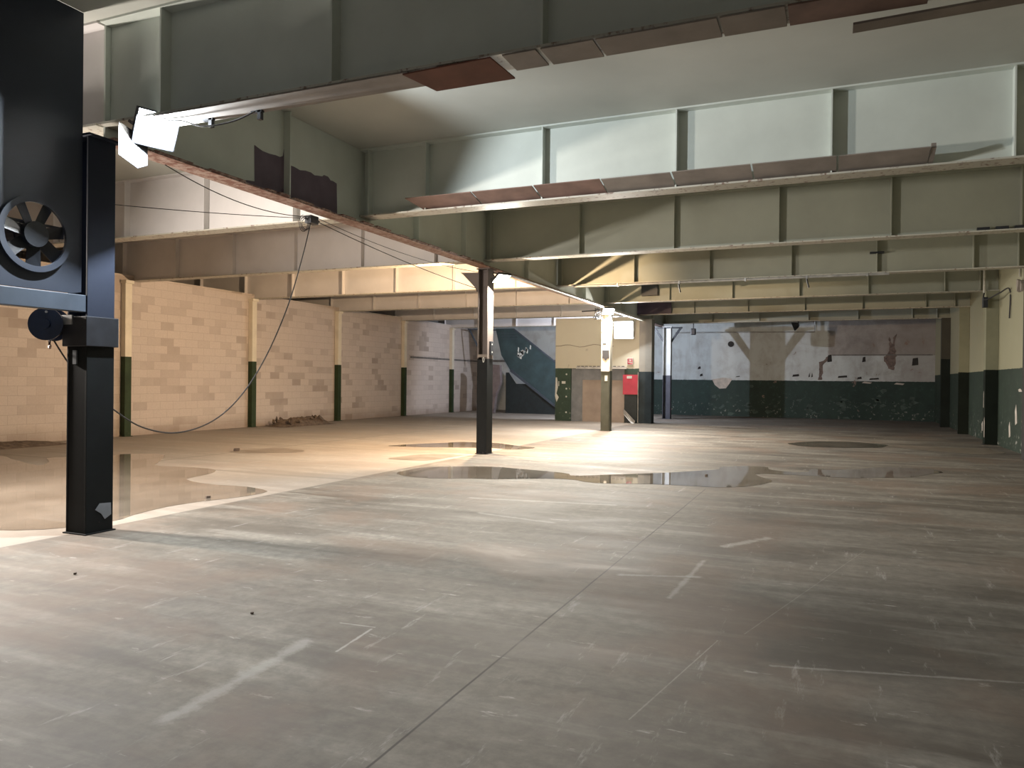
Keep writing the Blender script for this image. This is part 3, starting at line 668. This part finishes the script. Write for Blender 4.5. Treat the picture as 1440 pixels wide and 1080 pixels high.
# ---------------------------------------------------------------- details on the back wall
tag(MB().tube([(-4.54, 37.46, 3.47), (-4.54, 37.5, 3.47)], .14, 16).build('round_vent', M['darkhole']), 'round dark vent hole high on the bluish back wall', 'vent')
mb = MB().prism([(x, 0, z) for x, z in ragged([(2.28, 2.3), (2.50, 2.25), (2.58, 2.9), (2.52, 3.4), (2.58, 3.9), (2.46, 3.7), (2.40, 3.4), (2.28, 3.72), (2.30, 3.1), (2.05, 2.75)], .035, .09)], (0, 1, 0), .004)
tag(mb.build('bare_streak', M['stain'], None, (0, 37.494, 0)), 'vertical brown streak of bare brick on the right of the back wall', 'stain')
mb = MB().prism([(x, 0, z) for x, z in ragged([(-.62, 1.78), (-.46, 1.78), (-.44, 2.5), (-.22, 2.7), (-.06, 2.92), (-.22, 2.92), (-.42, 2.68), (-.60, 2.6)], .03, .08, 3)], (0, 1, 0), .004)
tag(mb.build('bare_streak', M['stain'], None, (0, 37.494, 0)), 'dark stepped crack in the middle of the back wall', 'stain')
mb = MB().prism([(-5.4, 0, 1.76), (-5.28, 0, 1.5), (-5.05, 0, 1.32), (-4.75, 0, 1.34), (-4.6, 0, 1.55), (-4.45, 0, 1.80), (-4.9, 0, 1.86)], (0, 1, 0), .004)
tag(mb.build('repair_patch', M['patch'], None, (0, 37.494, 0)), 'pale pinkish rounded patch breaking into the green band of the back wall', 'patch')
mb = MB()
for a, b, c_, d in [(-6.1, -5.95, 2.25, 2.4), (-6.0, -5.85, 1.9, 2.05), (-4.3, -4.1, 1.88, 1.95), (-1.75, -1.45, 1.92, 2.05), (-1.05, -.98, 1.9, 2.1), (-.93, -.86, 1.9, 2.1), (.2, .6, 1.88, 2.0), (1.0, 1.2, 1.82, 1.95), (1.5, 1.9, 1.8, 1.9), (1.2, 1.35, 2.6, 2.85), (3.2, 3.45, 2.45, 2.8), (-.25, -.05, 2.6, 2.95)]:
    mb.prism([(a, 0, c_), (b, 0, c_+.03), (b-.02, 0, d), (a+.03, 0, d-.03)], (0, 1, 0), .004)
tag(mb.build('broken_sockets', M['darkhole'], None, (0, 37.493, 0)), 'small dark chips and broken sockets along the paint line of the back wall', 'chips', None, 'stuff')
mb = MB()
for _ in range(70):
    x = random.uniform(-5.5, 3.4); z = abs(random.gauss(.55, .3)); s_ = random.uniform(.03, .16)
    k = random.randint(5, 7); q = [(x+s_*random.uniform(.5, 1.6)*math.cos(2*PI*i/k), 0, max(.02, z+s_*random.uniform(.3, 1)*math.sin(2*PI*i/k))) for i in range(k)]
    mb.prism(q, (0, 1, 0), .003)
tag(mb.build('flaked_paint', simple('flake_grey', (.055, .08, .068), .8, 0, .4, 5), None, (0, 37.495, 0)), 'grey flaked patches scattered over the green band of the back wall', 'paint flakes', None, 'stuff')
tag(MB().tube([(-7.2, 37.44, 4.06), (-.8, 37.44, 4.0), (-.8, 37.44, 4.6)], .03).build('conduit', M['galv']), 'conduit running along the top of the back wall and up', 'pipe')
for a, c_, lb in ((1.2, 1.66, 'left'), (2.5, 1.62, 'right')):
    tag(MB().prism([(a, 0, c_), (a+.35, 0, c_-.03), (a+.42, 0, c_+.03), (a+.1, 0, c_+.07)], (0, 1, 0), .003).build('paint_flake', M['patch'], None, (0, 37.495, 0)), f'{lb} one of two pale flakes atop the green band of the back wall', 'paint flake')

# ---------------------------------------------------------------- rubble by the block wall
mb = MB()
def heap(cx, cy, lx, ly, h, n=(10, 26)):
    V = []; Fc = []
    for i in range(n[0]+1):
        for j_ in range(n[1]+1):
            u, v_ = i/n[0]*2-1, j_/n[1]*2-1
            e = max(0, 1-(abs(u)**2.2+abs(v_)**2.2)); z = h*e**.6*random.uniform(.55, 1.15)
            V.append((cx+u*lx, cy+v_*ly, z if e > 0 else .002))
    for i in range(n[0]):
        for j_ in range(n[1]):
            a = i*(n[1]+1)+j_; Fc.append((a, a+1, a+n[1]+2, a+n[1]+1))
    return V, Fc
V, Fc = heap(-16.75, 20.9, .5, 1.35, .27); mb.add(V, Fc)
for _ in range(26):
    c_ = Vector((-16.75+random.uniform(-.4, .4), 20.9+random.uniform(-1.2, 1.2), random.uniform(.1, .24)))
    r_ = [Vector((random.uniform(-1, 1), random.uniform(-1, 1), random.uniform(-1, 1)))*random.uniform(.03, .09) for _ in range(2)]
    mb.obox(c_, r_[0], r_[1], r_[0].cross(r_[1]).normalized()*.04)
tag(mb.build('rubble_heap', M['rubble']), 'low heap of dark rubble at the foot of the block wall', 'rubble', None, 'stuff')
mb = MB(); V, Fc = heap(-16.9, 10.6, .5, 1.7, .12); mb.add(V, Fc)
tag(mb.build('dirt_heap', M['rubble']), 'thin drift of dark dirt along the block wall at the left edge', 'dirt', None, 'stuff')
for x, y_, s_, lb in ((-11.95, 12.75, .07, 'dark stone beside the thin puddle of the left bay'), (-7.6, 7.6, .035, 'tiny dark stone in the tip of the big puddle'), (-5.6, 4.2, .015, 'tiny dark speck of grit on the floor right of the near column foot'), (-3.6, 4.0, .012, 'tiny dark grit speck in the middle of the near floor'), (-1.98, 13.2, .03, 'small dark stone beside the long puddle')):
    bm_ = MB(); q = []
    for k in range(6): q.append((x+s_*math.cos(k)*random.uniform(.7, 1.1), y_+s_*math.sin(k)*random.uniform(.7, 1.1), 0.004))
    bm_.prism(q, (.1, .05, 1), s_*.8); tag(bm_.build('stone', M['rubble']), lb, 'stone')

# ---------------------------------------------------------------- puddles
def smooth_poly(P, it=2):
    for _ in range(it):
        Q = []
        for i in range(len(P)):
            a, b = P[i], P[(i+1) % len(P)]
            Q += [(a[0]*.75+b[0]*.25, a[1]*.75+b[1]*.25), (a[0]*.25+b[0]*.75, a[1]*.25+b[1]*.75)]
        P = Q
    return P
PUD = [
 ('water', 'big shallow puddle behind the near column reflecting the block wall', [(-16.9, 9.6), (-15.32, 9.84), (-13.41, 9.13), (-12.86, 9.04), (-13.3, 9.4), (-14.06, 9.9), (-13.6, 10.3), (-13.43, 11.2), (-12.73, 11.64), (-12.16, 10.96), (-11.59, 10.4), (-11.28, 9.95), (-10.52, 10.06), (-9.82, 10.07), (-9.54, 9.65), (-9.4, 9.09), (-9.3, 8.75), (-8.52, 8.62), (-7.94, 8.66), (-7.48, 8.6), (-7.25, 8.33), (-7.27, 7.8), (-7.54, 7.27), (-7.49, 6.48), (-7.27, 5.87), (-7.35, 5.39), (-7.88, 5.07), (-9.5, 4.8), (-12, 5.2), (-15, 6.0)]),
 ('water', 'long dark puddle across the middle of the floor beyond the joint', [(-6.88, 11.06), (-6.82, 12.0), (-6.47, 12.45), (-5.72, 12.72), (-4.77, 12.54), (-4.22, 12.45), (-4.02, 12.1), (-3.53, 12.5), (-2.56, 13.4), (-1.9, 14.3), (-1.98, 14.67), (-1.64, 15.12), (-1.1, 15.2), (-1.05, 14.6), (-.45, 14.5), (-.37, 15.3), (0.0, 15.1), (.77, 16.2), (1.63, 16.3), (1.97, 15.9), (1.24, 14.61), (.23, 14.07), (-.45, 14.15), (-1.3, 13.9), (-.86, 13.09), (-1.02, 12.35), (-1.69, 11.74), (-2.56, 11.73), (-3.08, 11.5), (-3.55, 11.40), (-3.95, 11.75), (-4.97, 11.13), (-5.83, 10.78), (-6.47, 10.74)]),
 ('water', 'small dark puddle in the far right part of the floor', [(-1.15, 21.3), (-.37, 22.7), (.54, 23.0), (1.38, 22.23), (1.15, 21.13), (.16, 20.56), (-.67, 20.55)]),
 ('water', 'thin puddle on both sides of the middle column foot', [(-9.9, 15.43), (-9.32, 16.48), (-8.85, 17.4), (-7.9, 17.6), (-7.33, 17.2), (-6.45, 16.8), (-6.75, 16.0), (-7.51, 16.2), (-8.83, 15.61)]),
 ('damp', 'damp patch just left of the middle column foot', [(-8.3, 12.95), (-7.99, 14.12), (-7.25, 14.5), (-7.2, 13.6), (-7.36, 13.01)]),
 ('damp', 'thin damp patch beside the stone in the left bay', [(-12.03, 12.57), (-11.55, 13.83), (-10.83, 13.7), (-10.6, 13.2), (-10.78, 12.91), (-11.55, 12.48)]),
 ('damp', 'small dark damp spot in front of the slim column', [(-6.54, 21.26), (-6.35, 21.65), (-5.82, 21.37), (-6.02, 21.0)]),
 ('damp', 'thin dark streak on the pale floor near the back wall', [(-4.3, 28.3), (-3.18, 28.9), (-2.4, 28.3), (-3.21, 27.7)]),
 ('damp', 'brown damp patch along the foot of the right wall', [(1.21, 22.0), (2.0, 22.4), (2.84, 22.1), (3.7, 22.6), (3.75, 21.0), (3.16, 20.19), (2.07, 20.9)]),
]
for mt, lb, P in PUD:
    P = smooth_poly(ragged(P, .055 if mt == 'water' else .09, .45, len(PUD)), 1)
    Q = []
    for i in range(len(P)):                     # ragged shore
        a, b = P[i], P[(i+1) % len(P)]; Q.append(a)
        d = math.hypot(b[0]-a[0], b[1]-a[1])
        n_ = int(d/.18)
        for k in range(1, n_):
            t = k/n_; r_ = .028
            Q.append((a[0]+(b[0]-a[0])*t+random.uniform(-r_, r_), a[1]+(b[1]-a[1])*t+random.uniform(-r_, r_)))
    me = bpy.data.meshes.new('puddle'); bm = bmesh.new()
    vsx = [bm.verts.new((x, y_, .003)) for x, y_ in Q]
    es = [bm.edges.new((vsx[i], vsx[(i+1) % len(vsx)])) for i in range(len(vsx))]
    bmesh.ops.triangle_fill(bm, use_beauty=True, use_dissolve=False, edges=es)
    for f_ in bm.faces:
        if f_.normal.z < 0: f_.normal_flip()
    bm.to_mesh(me); bm.free(); me.materials.append(M[mt])
    o = bpy.data.objects.new('puddle' if mt == 'water' else 'damp_patch', me); C.objects.link(o)
    tag(o, lb, 'puddle' if mt == 'water' else 'damp patch')

# ---------------------------------------------------------------- floodlights
for i, (loc, aim, watts, colr, w_, h_, lab) in enumerate(LAMPS):
    r = empty('floodlight', loc, lab, 'floodlight', 'temporary floodlights')
    r.rotation_euler = Vector(aim).normalized().to_track_quat('-Z', 'Y').to_euler()
    hs = MB().box(-w_/2, w_/2, -h_/2, h_/2, .012, .05)
    for k in range(7):
        x = -w_*.4+k*w_*.8/6; hs.box(x-.004, x+.004, -h_*.4, h_*.4, .05, .075)
    hs.build('housing', M['dark'], r)
    fr_ = MB().box(-w_/2, -w_/2+.012, -h_/2, h_/2, -.004, .012).box(w_/2-.012, w_/2, -h_/2, h_/2, -.004, .012).box(-w_/2, w_/2, -h_/2, -h_/2+.012, -.004, .012).box(-w_/2, w_/2, h_/2-.012, h_/2, -.004, .012)
    fr_.build('bezel', M['dark'], r)
    MB().box(-w_/2+.012, w_/2-.012, -h_/2+.012, h_/2-.012, .002, .012).build('lens', lens_mat(colr, 30), r)
    MB().box(-w_/2-.012, -w_/2-.004, -.015, .015, .02, .15).box(w_/2+.004, w_/2+.012, -.015, .015, .02, .15).box(-w_/2-.012, w_/2+.012, -.015, .015, .142, .15).build('bracket', M['dark'], r)
    top = {0: (loc[0], 5.62, 4.165), 1: (-6.86, 14.86, loc[2]), 2: (-6.66, 23.58, 4.02), 3: (-7.46, 28.775, loc[2]), 4: (-7.05, 15.35, 4.03), 5: (-8.8, 30.45, 4.2)}.get(i)
    if top:
        Mi = (Matrix.Translation(loc) @ r.rotation_euler.to_matrix().to_4x4()).inverted()
        MB().tube([Vector((0, 0, .146)), Mi @ Vector(top)], .012).build('hanger', M['dark'], r)
    bulb = i in (0, 4, 5)        # halogen heads throw light over the whole half space, the others are flat panels
    if i == 0:      # added flap, shaped only to block lamp light from the bulkhead
        Mi = (Matrix.Translation(loc) @ r.rotation_euler.to_matrix().to_4x4()).inverted()
        MB().prism([Mi @ Vector((-6.47, a, b)) for a, b in ((5.28, 4.10), (5.28, 3.78), (5.50, 3.70), (5.62, 3.76), (5.62, 4.02))], Mi.to_3x3() @ Vector((-1, 0, 0)), .004).build('added_flap', M['dark'], r)
    ld = bpy.data.lights.new('floodlight_glow', 'POINT' if bulb else 'AREA')
    if bulb: ld.shadow_soft_size = .02
    else: ld.shape = 'RECTANGLE'; ld.size = w_-.03; ld.size_y = h_-.03
    ld.energy = watts; ld.color = colr
    lo = bpy.data.objects.new('light', ld); C.objects.link(lo); lo.parent = r; lo.location = (0, 0, -.024 if bulb else -.006)
# tripod of the left floodlight
tp = empty('tripod', (-10.62, 5.08, 0), 'tripod stand carrying the floodlight left of the near column', 'tripod')
MB().tube([(0, 0, .5), (0, 0, 3.0)], .018).build('mast', M['dark'], tp)
for k in range(3):
    a = 2*PI*k/3+.4; MB().tube([(0, 0, 1.0), (.55*math.cos(a), .55*math.sin(a), .012)], .014).build('leg', M['dark'], tp)
